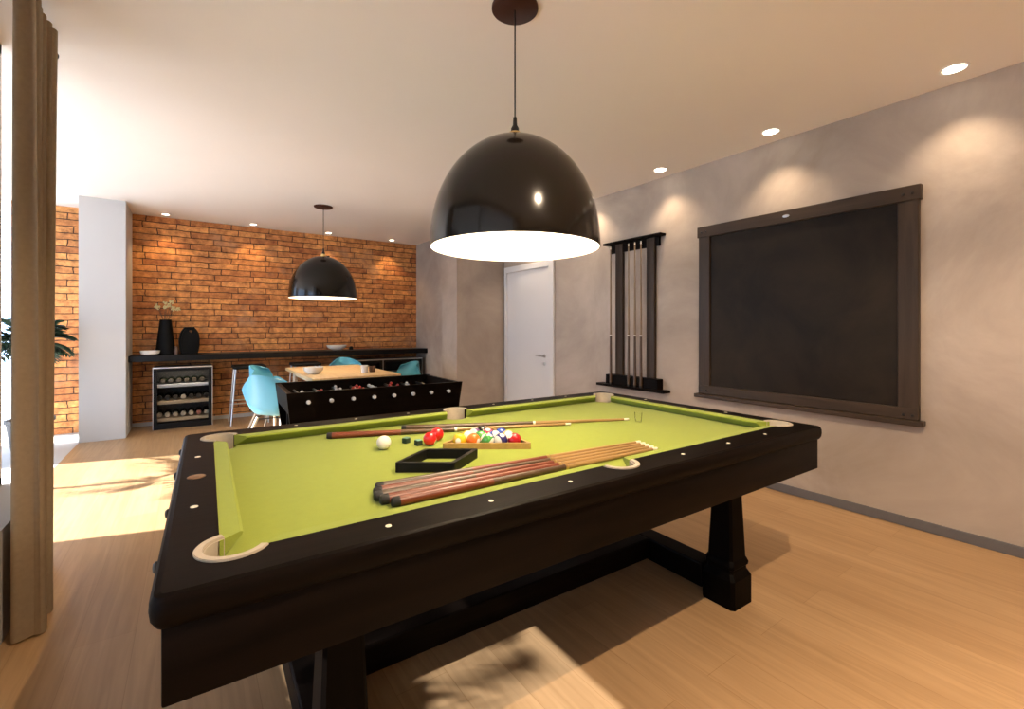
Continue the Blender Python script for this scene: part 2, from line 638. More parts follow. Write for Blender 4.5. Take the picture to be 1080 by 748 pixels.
# door in the right wall, beside the partition
fr = MB()
y0d, y1d, zt = 4.36, 5.45, 2.12
fr.box((W - .03, y0d, 0), (W, y0d + .10, zt), .004).box((W - .03, y1d - .06, 0), (W, y1d, zt), .004)
fr.box((W - .03, y0d + .10, zt - .08), (W, y1d - .06, zt), .004)
dr = struct('door_1', fr, M['white_paint'])
MB().box((W - .018, y0d + .104, .006), (W, y1d - .064, zt - .084), .002).build('door_leaf', M['white_paint'], dr)
hd = MB().tube([(W - .02, 4.545, .90), (W - .06, 4.545, .90)], .009).tube([(W - .06, 4.535, .90), (W - .06, 4.675, .90)], .009)
hd.lathe([(0, 0), (.026, 0), (.026, .008), (0, .008)], 20, Matrix.Translation((W - .018, 4.545, .90)) @ Matrix.Rotation(-PI / 2, 4, 'Y'))
hd.build('door_handle', M['chrome'], dr, 40)
MB().lathe([(0, 0), (.024, 0), (.024, .008), (.006, .012), (0, .012)], 20, Matrix.Translation((W - .018, 4.545, .80)) @ Matrix.Rotation(-PI / 2, 4, 'Y')).build('door_lock', M['chrome'], dr, 40)


# ------------------------------------------------------------------ lights in the ceiling
def downlight(x, y, label, group, power, cone=100, blend=.35, warm=(1, .76, .52), r=.05, lens=None):
    t = thing('recessed_downlight', label, 'ceiling light', (x, y, H), 0, group)
    MB().lathe([(r, -.001), (r + .014, -.004), (r + .016, 0), (r, 0)], 28, None, True).build('trim_ring', M['trim_white'], t, 40)
    MB().lathe([(0, -.0025), (r, -.0025), (r, 0), (0, 0)], 28).build('lens', lens or M['led'], t, 40)
    ld = bpy.data.lights.new('downlight_beam', 'SPOT')
    ld.energy = power
    ld.color = warm
    ld.spot_size = R(cone)
    ld.spot_blend = blend
    ld.shadow_soft_size = .015
    lo = bpy.data.objects.new('downlight_beam', ld)
    COL.objects.link(lo)
    lo.parent = t
    lo.location = (0, 0, -.02)
    return t


RW = 'downlights along the plaster wall'
for x, y, lab in [(3.49, .676, 'round recessed downlight nearest the camera above the plaster wall'),
                  (3.50, 1.669, 'round recessed downlight in the ceiling above the blackboard'),
                  (3.51, 2.648, 'round recessed downlight in the ceiling just before the cue rack'),
                  (3.55, 3.63, 'round recessed downlight half hidden at the edge of the large pendant shade')]:
    downlight(x, y, lab, RW, 40, 100, .95)
for y in (-.33, -1.3):
    downlight(3.49, y, 'round recessed downlight over the plaster wall behind the viewpoint', RW, 40, 100, .95)
downlight(3.56, 4.63, 'round recessed downlight near the white door, behind the large pendant shade', RW, 60, 100, .95)
downlight(1.0, -.05, 'round recessed downlight in the ceiling above the near end of the room', 'downlights over the near floor', 320, 150, .3, r=.045)
for x in (.1, 1.5):  # two added lamps; their floor bounce brightens the near ceiling
    downlight(x, -1.25, 'added round downlight behind the viewpoint, brightening the near ceiling by floor bounce', 'downlights over the near floor', 300, 84, .4)
BW = 'downlights along the brick wall'
for x, y, lab in [(-.275, 7.29, 'recessed downlight above the flower vase by the white column'),
                  (.70, 7.29, 'recessed downlight above the brick wall left of the small pendant'),
                  (1.70, 7.29, 'recessed downlight behind the cord of the small pendant'),
                  (2.69, 7.29, 'recessed downlight at the right end of the brick wall')]:
    downlight(x, y, lab, BW, 26, 88, .6, (1, .66, .32), .036)


def pendant(loc, label, power):
    t = thing('pendant_lamp', label, 'lamp', loc, 0, None)
    z = lambda v: v - H                 # local z below the ceiling
    MB().lathe([(0, 0), (.105, 0), (.105, -.010), (.100, -.014), (0, -.014)], 40).build('canopy', M['bronze_dark'], t, 40)
    MB().tube([(0, 0, -.012), (0, 0, z(2.175))], .0035, 8).build('cord', M['darkmetal'], t, 60)
    MB().lathe([(0, z(2.21)), (.008, z(2.205)), (.010, z(2.17)), (.018, z(2.155)), (.018, z(2.135)), (0, z(2.135))], 20).build('cord_grip', M['darkmetal'], t, 40)
    MB().lathe([(0, z(2.137)), (.026, z(2.137)), (.03, z(2.125)), (.03, z(2.108)), (0, z(2.108))], 24).build('socket_collar', M['brass'], t, 40)
    rim, top = 1.61, 2.112
    prof = []
    for i in range(25):
        a = PI / 2 * i / 24
        r = .38 * math.sin(a) ** 1.0
        zz = rim + (top - rim) * (math.cos(a) ** .92 if a < PI / 2 - 1e-6 else 0)
        prof.append((max(r, 0), z(zz)))
    prof[0] = (0, z(top))
    inner = [(max(r - .004, 0), zz - (.004 if r < .37 else .0)) for r, zz in prof]
    inner = inner[:-1]
    sh = MB().lathe(prof + [(.3765, z(rim))], 72).build('lamp_shade', M['shade'], t, 50)
    MB().lathe(inner + [(.3762, z(rim) + .0005)], 72).build('shade_lining', M['shade_in'], sh, 60)
    MB().lathe([(0, .02), (.018, .02), (.02, .0), (.018, -.01), (0, -.01)], 20, Matrix.Translation((.04, -.06, z(2.092)))).build('vent_cap', M['darkmetal'], sh, 40)
    MB().lathe([(0, z(1.98)), (.02, z(1.98)), (.02, z(2.09)), (0, z(2.09))], 20).build('bulb_socket', M['white_plastic'], t, 40)
    MB().sphere((0, 0, z(1.93)), .06, 20, 12, (1, 1, 1)).build('bulb', M['bulb'], t, 180)
    ld = bpy.data.lights.new('pendant_light', 'POINT')
    ld.energy = power
    ld.color = (1, .80, .56)
    ld.shadow_soft_size = .07
    lo = bpy.data.objects.new('pendant_light', ld)
    COL.objects.link(lo)
    lo.parent = t
    lo.location = (0, 0, z(1.80))
    return t


M['bronze_dark'] = pbr('dark brown metal', (.055, .018, .012), .4, metal=.3, var=.1)
TX, TY, TR = 1.1814, 1.6488, -0.0226
pendant((1.197, 1.687, H), 'large black dome pendant lamp with lit white inside over the pool table', 40)
pendant((1.281, 5.748, H), 'black dome pendant lamp over the dining table, in front of the brick wall', 28)

# ------------------------------------------------------------------ pool table
HL, HW = 1.2272, .7177
A, B = HL - .105, HW - .125           # wood inner edge
NA, NB = A - .046, B - .046           # cushion noses
BEDZ, TOPZ = .757, .80
PC = [(sx * 1.098, sy * .566) for sx, sy in ((-1, -1), (1, -1), (1, 1), (-1, 1))]
PS = [(0, -.600), (0, .600)]
RH = .066                              # cut radius in the wood
table = thing('pool_table', 'black pool table with lime green cloth in the middle of the room', 'pool table', (TX, TY, 0), TR)


def walk(a, b, rad, bulge, n=14):
    """rectangle a x b whose corners and long-side middles follow pocket circles; bulge=True bulges outward"""
    pts = []

    def seg(cx, cy, p_in, p_out):
        a0 = math.atan2(p_in[1] - cy, p_in[0] - cx)
        a1 = math.atan2(p_out[1] - cy, p_out[0] - cx)
        if bulge:
            while a1 <= a0:
                a1 += 2 * PI
        else:
            while a1 >= a0:
                a1 -= 2 * PI
        return arc(cx, cy, rad, a0, a1, n)
    # counter-clockwise from the corner (-,-): comes down the left side, leaves along the bottom

    def corner(i):
        cx, cy = PC[i]
        sx, sy = (-1, 1, 1, -1)[i], (-1, -1, 1, 1)[i]
        dy = math.sqrt(max(rad ** 2 - (sx * a - cx) ** 2, 0))
        dx = math.sqrt(max(rad ** 2 - (sy * b - cy) ** 2, 0))
        v = (sx * a, cy - sy * dy)     # on the vertical side
        h = (cx - sx * dx, sy * b)     # on the horizontal side
        return (v, h) if i in (0, 2) else (h, v)
    for i in range(4):
        pin, pout = corner(i)
        pts += seg(*PC[i], pin, pout)
        if i in (0, 2):
            sx = 1 if i == 0 else -1
            sy = -1 if i == 0 else 1
            cx, cy = PS[0 if i == 0 else 1]
            dx = math.sqrt(rad ** 2 - (sy * b - cy) ** 2)
            pts += seg(cx, cy, (cx - sx * dx, sy * b), (cx + sx * dx, sy * b))
    return pts


def rounded_rect(hx, hy, r, n=5):
    return arc(-hx + r, -hy + r, r, PI, 1.5 * PI, n) + arc(hx - r, -hy + r, r, 1.5 * PI, 2 * PI, n) + arc(hx - r, hy - r, r, 0, PI / 2, n) + arc(-hx + r, hy - r, r, PI / 2, PI, n)


# rail: flat top plus a bullnose outer edge
rail = MB()
rail.ring_prism(rounded_rect(HL - .016, HW - .016, .012), walk(A, B, RH, True), TOPZ - .055, TOPZ)
bn = []
for k, (ins, zz) in enumerate([(.016, TOPZ), (.007, TOPZ - .003), (.001, TOPZ - .014), (0, TOPZ - .03), (.002, TOPZ - .045), (.010, TOPZ - .058), (.022, TOPZ - .064), (.05, TOPZ - .064)]):
    bn.append([(x, y, zz) for x, y in rounded_rect(HL - ins, HW - ins, max(.028 - ins, .006))])
n_ = len(bn[0])
vv = [p for ring in bn for p in ring]
ff = []
for k in range(len(bn) - 1):
    for i in range(n_):
        j = (i + 1) % n_
        ff.append((k * n_ + i, k * n_ + j, (k + 1) * n_ + j, (k + 1) * n_ + i))
rail.faces(vv, ff)
rail.build('top_rail', M['black_wood'], table, 35)
# bed with the pocket openings cut out
MB().prism(walk(A - .004, B - .004, .056, False), BEDZ - .03, BEDZ).build('playing_bed', M['felt'], table)


def cushion(p0, p1, inward, cut0, cut1):
    """cloth-covered cushion from p0 to p1 (wood edge), nose shifted inward, ends cut back"""
    p0, p1, nrm = Vector((*p0, 0)), Vector((*p1, 0)), Vector((*inward, 0))
    d = (p1 - p0).normalized()
    prof = [(0, TOPZ - .001, 0), (.040, TOPZ - .003, .86), (.046, TOPZ - .007, 1), (.044, TOPZ - .012, .96), (.006, BEDZ, .2), (0, BEDZ, 0)]
    vs_, n = [], len(prof)
    for base, c in ((p0, cut0), (p1, -cut1)):
        for off, z, f in prof:
            v = base + nrm * off + d * c * f
            vs_.append((v.x, v.y, z))
    fs = [tuple(range(n)), tuple(range(n, 2 * n))] + [(i, (i + 1) % n, n + (i + 1) % n, n + i) for i in range(n)]
    MB().faces(vs_, fs).build('cushion', M['felt'], table, 25)


kx, ky = .074, .060
for sy in (-1, 1):
    cushion((-A + kx, sy * B), (-.062, sy * B), (0, -sy), .044, .016)
    cushion((.062, sy * B), (A - kx, sy * B), (0, -sy), .016, .044)
for sx in (-1, 1):
    cushion((sx * A, -B + .068), (sx * A, B - .068), (-sx, 0), .044, .044)
# pockets: tan liner around the hole, lining going down
for i, (cx, cy) in enumerate(PC + PS):
    if i < 4:
        sx, sy = (-1, 1, 1, -1)[i], (-1, -1, 1, 1)[i]
        mid = math.atan2(sy * .8, sx)
        half = R(112)
    else:
        sy = -1 if i == 4 else 1
        mid = math.atan2(sy, 0)
        half = R(88)
    a0, a1 = mid - half, mid + half
    pk = MB()
    poly = arc(cx, cy, RH + .004, a0, a1, 26) + arc(cx, cy, .054, a1, a0, 26)
    pk.prism(poly, TOPZ - .003, TOPZ + .0045, None, .0015)
    po = pk.build('pocket', M['liner'], table, 40)
    poly = arc(cx, cy, .0535, a0, a1, 26) + arc(cx, cy, .0515, a1, a0, 26)
    MB().prism(poly, TOPZ - .07, TOPZ - .001).build('pocket_wall', M['liner'], po, 60)
    MB().lathe([(.053, TOPZ - .048), (.05, TOPZ - .10), (.035, TOPZ - .125), (0, TOPZ - .13)], 26, Matrix.Translation((cx, cy, 0))).build('pocket_net', M['well'], po, 60)
# sights and the round maker's roundel
for sy in (-1, 1):
    for x in (-.80, -.527, -.255, .275, .56, .835):
        MB().lathe([(0, .0012), (.0065, .0012), (.0075, -.001), (0, -.001)], 14, Matrix.Translation((x, sy * (HW - .066), TOPZ))).build('rail_sight', M['pearl'], table, 40)
for sx in (-1, 1):
    for y in (-.27, .27):
        MB().lathe([(0, .0012), (.0085, .0012), (.0095, -.001), (0, -.001)], 14, Matrix.Translation((sx * (HL - .056), y, TOPZ))).build('rail_sight', M['pearl'], table, 40)
rd = MB().lathe([(0, .0016), (.017, .0016), (.0215, .0026), (.024, .001), (.024, -.001), (0, -.001)], 26, Matrix.Translation((-(HL - .056), 0.01, TOPZ))).build('maker_roundel', M['bronze'], table, 40)
# knobs along the left end of the rail
for y in (-.52, -.20, .16, .50):
    MB().lathe([(0, .008), (.008, .007), (.012, .003), (.012, -.004), (0, -.004)], 18, Matrix.Translation((-HL, y, TOPZ - .028)) @ Matrix.Rotation(-PI / 2, 4, 'Y')).build('rail_knob', M['darkmetal'], table, 40)
# apron: four deep boards under the rail
ap = MB()
i_ = .018
SKB = .603
ap.box((-HL + i_, -HW + i_, SKB), (HL - i_, -HW + i_ + .035, TOPZ - .05), .004)
ap.box((-HL + i_, HW - i_ - .035, SKB), (HL - i_, HW - i_, TOPZ - .05), .004)
ap.box((-HL + i_, -HW + i_ + .035, SKB), (-HL + i_ + .035, HW - i_ - .035, TOPZ - .05), .004)
ap.box((HL - i_ - .035, -HW + i_ + .035, SKB), (HL - i_, HW - i_ - .035, TOPZ - .05), .004)
ap.box((-HL + .06, -HW + .06, .665), (HL - .06, HW - .06, .672))
ap.build('apron', M['black_wood'], table, 30)


def leg_mesh():
    m = MB()

    def sq(prof):
        vs_, fs = [], []
        for h, z in prof:
            c = h * .18
            ring = [(-h + c, -h), (h - c, -h), (h, -h + c), (h, h - c), (h - c, h), (-h + c, h), (-h, h - c), (-h, -h + c)]
            vs_ += [(x, y, z) for x, y in ring]
        k = len(prof)
        for a in range(k - 1):
            for i in range(8):
                j = (i + 1) % 8
                fs.append((a * 8 + i, a * 8 + j, (a + 1) * 8 + j, (a + 1) * 8 + i))
        fs.append(tuple(range(8)))
        fs.append(tuple(range((k - 1) * 8, k * 8)))
        m.faces(vs_, fs)
    sq([(.080, 0), (.080, .125), (.070, .142), (.064, .150), (.063, .165), (.069, .172), (.071, .185), (.066, .198),
        (.061, .205), (.047, .535), (.051, .545), (.060, .558), (.068, .580), (.078, .603)])
    return m


for sx in (-1, 1):
    for sy in (-1, 1):
        leg_mesh().build('leg', M['black_wood_z'], table, 30, (sx * .862, sy * .462, 0))
        # curved bracket from the leg head to the apron, along the long side
    for sy in (-1, 1):
        for s in (-1, 1):
            poly = [(0, 0), (.115, 0), (.110, -.014)] + [(.105 - .07 * math.sin(t * PI / 2 / 6), -.018 - .05 * (1 - math.cos(t * PI / 2 / 6))) for t in range(7)] + [(.028, -.078), (0, -.085)]
            mt = Matrix.Translation((sx * .862 + s * .050, sy * .462, SKB + .004)) @ Matrix.Rotation(PI / 2, 4, 'X') @ Matrix.Diagonal((s, 1, 1, 1))
            MB().prism(poly, -.055, .055, mt).build('leg_bracket', M['black_wood'], table)
    MB().box((sx * .862 - .055, -.37, .02), (sx * .862 + .055, .37, .135), .008).build('cross_stretcher', M['black_wood'], table)
MB().box((-.81, -.06, .03), (.81, .06, .135), .008).build('long_stretcher', M['black_wood'], table)


def tl(x, y, z=0):
    """table-local point to the room"""
    c, s = math.cos(TR), math.sin(TR)
    return (TX + c * x - s * y, TY + s * x + c * y, z)


# ------------------------------------------------------------------ balls, racks, cues
RB = .0286


def ball(name, label, mat, x, y, rot, cat='ball', group='pool balls on the green cloth'):
    o = MB().sphere((0, 0, 0), RB, 32, 20).build(name, mat, None, 180)
    o.location = tl(x, y, BEDZ + RB)
    o.rotation_euler = rot
    return tag(o, label, cat, group)


ball('cue_ball', 'white cue ball alone on the cloth left of the racks', M['ivory'], -.545, .165, (0, 0, 0), group=None)
# pine triangle: front bar from P0 along e1, apex behind
e1 = Vector((.843, -.538)).normalized()
e2 = Vector((-e1.y, e1.x))
mid = Vector((-.195, -.066))
SIDE = .376
P0 = mid - e1 * SIDE / 2


def tri(s):                # inset triangle
    o = s
    return [P0 + e1 * (o * math.sqrt(3)) + e2 * o, P0 + e1 * (SIDE - o * math.sqrt(3)) + e2 * o, P0 + e1 * SIDE / 2 + e2 * (SIDE * math.sqrt(3) / 2 - 2 * o)]


c0 = sum((v for v in tri(0)), Vector((0, 0))) / 3


def soften(poly, r):
    out = []
    n = len(poly)
    for i in range(n):
        p, a, b = poly[i], poly[i - 1], poly[(i + 1) % n]
        pa, pb = p + (a - p).normalized() * r, p + (b - p).normalized() * r
        for k in range(5):
            t = k / 4
            out.append(pa * (1 - t) ** 2 + p * 2 * t * (1 - t) + pb * t * t)
    return out


rk = MB().ring_prism([(v.x - c0.x, v.y - c0.y) for v in soften(tri(0), .022)], [(v.x - c0.x, v.y - c0.y) for v in soften(tri(.011), .016)], 0, .025).build('triangle_rack', M['rack_wood'], None)
rk.location = tl(c0.x, c0.y, BEDZ)
rk.rotation_euler = (0, 0, TR)
tag(rk, 'pine triangle rack full of pool balls', 'ball rack')
cols = {'yellow': (.78, .48, .02), 'orange': (.80, .16, .015), 'green': (.06, .30, .06), 'navy': (.03, .03, .16), 'dark red': (.42, .008, .012),
        'red': (.66, .012, .012), 'pink red': (.60, .05, .10), 'peach': (.80, .40, .16), 'purple': (.12, .04, .18), 'blue': (.03, .07, .35), 'black': (.008, .008, .008)}
rows = [[('yellow', 0), ('orange', 0), ('green', 1), ('navy', 1), ('dark red', 0)],
        [('yellow', 1), ('green', 0), ('blue', 1), ('peach', 1)],
        [('purple', 1), ('pink red', 1), ('blue', 0)],
        [('black', 0)]]
bm_cache = {}


def bmat(c, s):
    if (c, s) not in bm_cache:
        bm_cache[(c, s)] = ball_mat(('striped ' if s else 'solid ') + c + ' ball', cols[c], s)
    return bm_cache[(c, s)]


row_words = ['front row', 'second row', 'third row', 'back']
for k, row in enumerate(rows):
    for i, (c, s) in enumerate(row):
        p = P0 + e1 * (.0735 + k * .0289 + i * .0573) + e2 * (.0412 + k * .0497)
        rr = (random.uniform(.9, 1.5) if s else random.uniform(-1, 1), random.uniform(-.6, .6), random.uniform(0, 6))
        ball('pool_ball', ('white and %s striped' % c if s else 'solid %s' % c) + ' pool ball in the %s of the pine rack' % row_words[k], bmat(c, s), p.x, p.y, rr)
ball('pool_ball', 'red pool ball outside the pine rack, nearer the chalk cubes', bmat('red', 0), -.362, .122, (.5, .2, 1))
ball('pool_ball', 'red pool ball outside the pine rack, behind the other loose red', bmat('red', 0), -.302, .182, (-.6, .3, 2))

# black diamond rack
DV = [Vector(v) for v in ((-.612, -.150), (-.442, -.266), (-.280, -.148), (-.450, -.034))]
dc = sum(DV, Vector((0, 0))) / 4


def inset(poly, d):
    out = []
    n = len(poly)
    for i in range(n):
        p, a, b = poly[i], poly[i - 1], poly[(i + 1) % n]
        u, v = (p - a).normalized(), (b - p).normalized()
        n1, n2 = Vector((-u.y, u.x)), Vector((-v.y, v.x))
        bis = (n1 + n2).normalized()
        out.append(p + bis * d / max(.2, bis.dot(n1)))
    return out


dk = MB().ring_prism([tuple(v - dc) for v in soften(DV, .012)], [tuple(v - dc) for v in soften(inset(DV, .016), .006)], 0, .034).build('diamond_rack', M['black_matte'], None)
dk.location = tl(dc.x, dc.y, BEDZ)
dk.rotation_euler = (0, 0, TR)
tag(dk, 'black diamond shaped ball rack lying empty on the cloth', 'ball rack')


def cue(label, butt_pt, tip_pt, z0, z1, mats, group, length=None, cut=.56, vertical=None):
    """cue lying from butt to tip; parts: bumper, butt, wrap_ring, shaft, ferrule"""
    a, b = Vector((*butt_pt, z0)), Vector((*tip_pt, z1))
    if length:
        b = a + (b - a).normalized() * length
    L_ = (b - a).length
    t = thing('cue_stick', label, 'cue', a, 0, group)
    t.rotation_mode = 'XYZ'
    t.rotation_euler = (b - a).to_track_quat('X', 'Z').to_euler()
    rx = Matrix.Rotation(PI / 2, 4, 'Y')

    def lat(pr, n=16):
        return MB().lathe([(r, x) for x, r in pr], n, rx)
    rad = lambda x: .0145 + (.0062 - .0145) * x / L_
    lat([(0, 0), (0, .011), (.004, .0135), (.022, .0145), (.022, 0)]).build('bumper', M['rubber'], t, 40)
    x1, x2, x3 = .022, .022 + .30, cut * L_
    lat([(x1, 0), (x1, rad(x1)), (x2, rad(x2)), (x2, 0)]).build('butt', mats[0], t, 50)
    lat([(x2, 0), (x2, rad(x2)), (x3 - .012, rad(x3)), (x3 - .012, 0)]).build('forearm', mats[1], t, 50)
    lat([(x3 - .012, 0), (x3 - .012, rad(x3) + .0004), (x3, rad(x3) + .0004), (x3, 0)]).build('joint_collar', M['ivory'] if mats[3] else M['brass'], t, 50)
    lat([(x3, 0), (x3, rad(x3)), (L_ - .03, .0064), (L_ - .03, 0)]).build('shaft', mats[2], t, 50)
    lat([(L_ - .03, 0), (L_ - .03, .0063), (L_ - .008, .0062), (L_ - .006, .0058), (L_ - .001, .005), (L_, 0)]).build('ferrule', M['ivory'], t, 50)
    return t


zr = BEDZ + .0148
zt_ = BEDZ + .0066
near = [((-.722, -.302), (.407, -.345), (M['cue_dark'], M['cue_red'], M['cue_shaft'], 0), 'cue with a dark butt, farthest back of the row lying by the near cushion'),
        ((-.738, -.338), (.400, -.374), (M['cue_red'], M['cue_dark'], M['cue_shaft'], 0), 'red butted cue, second from the back of the row by the near cushion'),
        ((-.748, -.374), (.392, -.402), (M['cue_dark'], M['cue_red'], M['cue_shaft'], 0), 'dark butted cue in the middle of the row by the near cushion'),
        ((-.742, -.410), (.384, -.430), (M['cue_red'], M['cue_red'], M['cue_shaft'], 0), 'all red butted cue, second from the front of the row by the near cushion'),
        ((-.722, -.446), (.376, -.458), (M['cue_red'], M['cue_dark'], M['cue_shaft'], 0), 'cue lying nearest the near cushion, at the front of the row')]
for p, q, ms, lab in near:
    a, b = tl(*p), tl(*q)
    cue(lab, a[:2], b[:2], zr, zt_, ms, 'cues laid together by the near cushion', None, .57)
a, b = tl(-.70, .480), tl(.40, .100)
cue('long cue with a reddish butt lying behind the white cue ball', a[:2], b[:2], zr, zt_, (M['cue_red'], M['cue_dark'], M['cue_shaft'], 1), 'cues behind the balls', None, .5)
a, b = tl(-.368, .447), tl(.74, .020)
cue('dark cue lying behind the racked balls toward the far right pocket', a[:2], b[:2], zr, zt_, (M['cue_dark'], M['cue_dark'], M['cue_shaft'], 1), 'cues behind the balls', None, .56)


def chalk(x, y, a, label):
    t = thing('chalk_cube', label, 'chalk', tl(x, y, BEDZ), a, 'chalk cubes on the cloth')
    MB().box((-.013, -.013, 0), (.013, .013, .021), .0015).build('paper_wrap', M['chalkgreen'], t)
    MB().box((-.0118, -.0118, .021), (.0118, .0118, .0242), .001).build('chalk_top', M['chalkblue'], t)


chalk(-.430, .218, .4, 'dark green chalk cube nearer the white cue ball')
chalk(-.402, .150, .1, 'dark green chalk cube nearer the loose red balls')
gl = MB().lathe([(0, .004), (.014, .004), (.019, .05), (.0202, .05), (.0155, 0), (0, 0)], 24).build('shot_glass', M['glass'], None, 40)
gl.location = tl(.752, -.035, BEDZ)
tag(gl, 'tiny clear glass standing on the cloth near the far right corner', 'glass')

# ------------------------------------------------------------------ framed blackboard on the right wall
BY0, BY1, BZ0, BZ1 = 1.0, 2.365, .66, 2.143
BY0 = .870
bd = thing('blackboard', 'big dark blackboard in a bronze wood frame on the plaster wall', 'blackboard', (W, (BY0 + BY1) / 2, BZ0))
hw = (BY1 - BY0) / 2
hh = BZ1 - BZ0
MB().box((-.022, -hw + .05, .05), (0, hw - .05, hh - .05)).build('board_surface', M['board'], bd)
MB().box((-.045, -hw - .012, hh - .095), (0, hw + .012, hh), .006).build('frame_top', M['bframe'], bd)
MB().box((-.043, -hw, 0.02), (0, hw, .095), .006).build('frame_bottom', M['bframe'], bd)
for s in (-1, 1):
    y0, y1 = (hw - .105, hw) if s > 0 else (-hw, -hw + .105)
    MB().box((-.04, y0, .06), (0, y1, hh - .06), .006).build('frame_side', M['bframe_z'], bd)
    for z in (.05, hh - .05):
        for q in (.03, .075):
            MB().lathe([(0, .006), (.006, .005), (.009, 0), (0, 0)], 12, Matrix.Translation((-.0445, s * (hw - q), z)) @ Matrix.Rotation(-PI / 2, 4, 'Y')).build('corner_bolt', M['darkmetal'], bd, 40)
MB().box((-.075, -hw - .025, -.012), (0, hw + .025, .020), .005).build('chalk_ledge', M['bframe'], bd)
MB().lathe([(0, .004), (.022, .003), (.025, 0), (0, 0)], 24, Matrix.Translation((-.045, 0.02, hh - .045)) @ Matrix.Rotation(-PI / 2, 4, 'Y') @ Matrix.Diagonal((.45, 1, 1, 1))).build('name_plate', M['chrome'], bd, 40)

# ------------------------------------------------------------------ wall cue rack
cr = thing('cue_rack', 'dark wooden cue rack with two posts on the plaster wall', 'cue rack', (W, 3.09, .64))
cy_ = 3.09
for a_, b_ in ((3.242, 3.338), (2.839, 2.935)):
    MB().box((-.035, a_ - cy_, .0), (0, b_ - cy_, 1.50), .004).build('post', M['bframe_z'], cr)
tb = MB().box((-.028, 2.79 - cy_, 1.41), (0, 3.42 - cy_, 1.505), .004).box((-.085, 2.735 - cy_, 1.498), (0, 3.470 - cy_, 1.522), .004)
tb.build('top_clip_rail', M['black_wood'], cr)
MB().box((-.085, 2.765 - cy_, .025), (0, 3.43 - cy_, .125), .004).build('bottom_block', M['black_wood'], cr)
MB().box((-.105, 2.68 - cy_, 0), (0, 3.552 - cy_, .026), .004).build('shelf', M['black_wood'], cr)
for k, (y, lab) in enumerate([(3.345, 'slim cue standing at the far left end of the wall rack'), (3.105, 'upright cue beside the left post of the wall rack'),
                              (3.025, 'upright cue in the middle of the wall rack'), (2.95, 'upright cue in the wall rack left of the right post')]):
    cue(lab, (W - .098, y), (W - .098, y), .666, 2.11, (M['cue_dark'], M['cue_dark'], M['cue_dull'], 1), 'cues standing in the wall rack', None, .36)

# ------------------------------------------------------------------ black counter, fridges and what stands on it
CT = .924
ct = MB().box((XL + .003, 7.02, CT - .075), (3.203, D - .002, CT), .004).build('counter_shelf', M['black_stone'], None)
tag(ct, 'long black stone counter shelf running along the brick wall', 'counter')


def fridge(x0, x1, y0, label, ndoor, zt=.768):
    t = thing('wine_fridge', label, 'fridge', ((x0 + x1) / 2, y0, 0), 0, 'undercounter fridges')
    w = (x1 - x0) / 2
    dp = D - .02 - y0
    b = MB()
    b.box((-w, .03, 0.012), (-w + .03, dp, zt)).box((w - .03, .03, .012), (w, dp, zt)).box((-w, .03, zt - .03), (w, dp, zt)).box((-w, .03, .012), (w, dp, .05)).box((-w, dp - .02, 0), (w, dp, zt))
    b.build('cabinet_body', M['fridge_in'], t)
    MB().box((-w + .004, .012, 0), (w - .004, .03, .028)).build('plinth', M['black_matte'], t)
    step = 2 * w / ndoor
    for k in range(ndoor):
        xa, xb = -w + k * step + .002, -w + (k + 1) * step - .002
        fr_ = MB().box((xa, 0, .03), (xa + .04, .028, zt), .002).box((xb - .04, 0, .03), (xb, .028, zt), .002)
        fr_.box((xa + .04, 0, zt - .05), (xb - .04, .028, zt), .002).box((xa + .04, 0, .03), (xb - .04, .028, .075), .002)
        d_ = fr_.build('door', M['black_matte'], t)
        MB().box((xa + .04, .012, .075), (xb - .04, .016, zt - .05)).build('door_pane', M['dark_glass'], d_)
        tr = MB().box((xa - .004, -.006, zt - .012), (xb + .004, .002, zt + .004), .001).box((xa - .004, -.006, .004), (xa + .003, .002, zt), .001).box((xb - .003, -.006, .004), (xb + .004, .002, zt), .001)
        tr.build('door_trim', M['chrome'], d_)
    for z in (.115, .33, .54):
        s = MB().box((-w + .032, .10, z), (w - .032, dp - .03, z + .012)).build('shelf', M['chrome'] if z > .5 else M['beech'], t)
        MB().box((-w + .045, .055, z - .026), (w - .045, .075, z + .012), .002).build('shelf_front', M['beech'] if z < .5 else M['white_plastic'], s)
    return t


fridge(-.395, .218, 7.10, 'black wine fridge with lit bottle ends, below the flower vase', 1)
fridge(1.80, 3.12, 7.05, 'wide black glass door fridge below the right end of the counter', 2)


def bottle(x, y, z, label, group, cap, body):
    t = thing('wine_bottle', label, 'bottle', (x, y, z), 0, group)
    rx = Matrix.Rotation(-PI / 2, 4, 'X')
    MB().lathe([(0, .04), (.0145, .04), (.0145, .105), (.035, .15), (.037, .16), (.037, .30), (.03, .305), (0, .30)], 18, rx).build('glass_body', body, t, 40)
    MB().lathe([(0, -.004), (.024, -.003), (.028, .004), (.027, .06), (.0145, .075), (0, .075)], 18, rx).build('foil_cap', cap, t, 40)
    return t


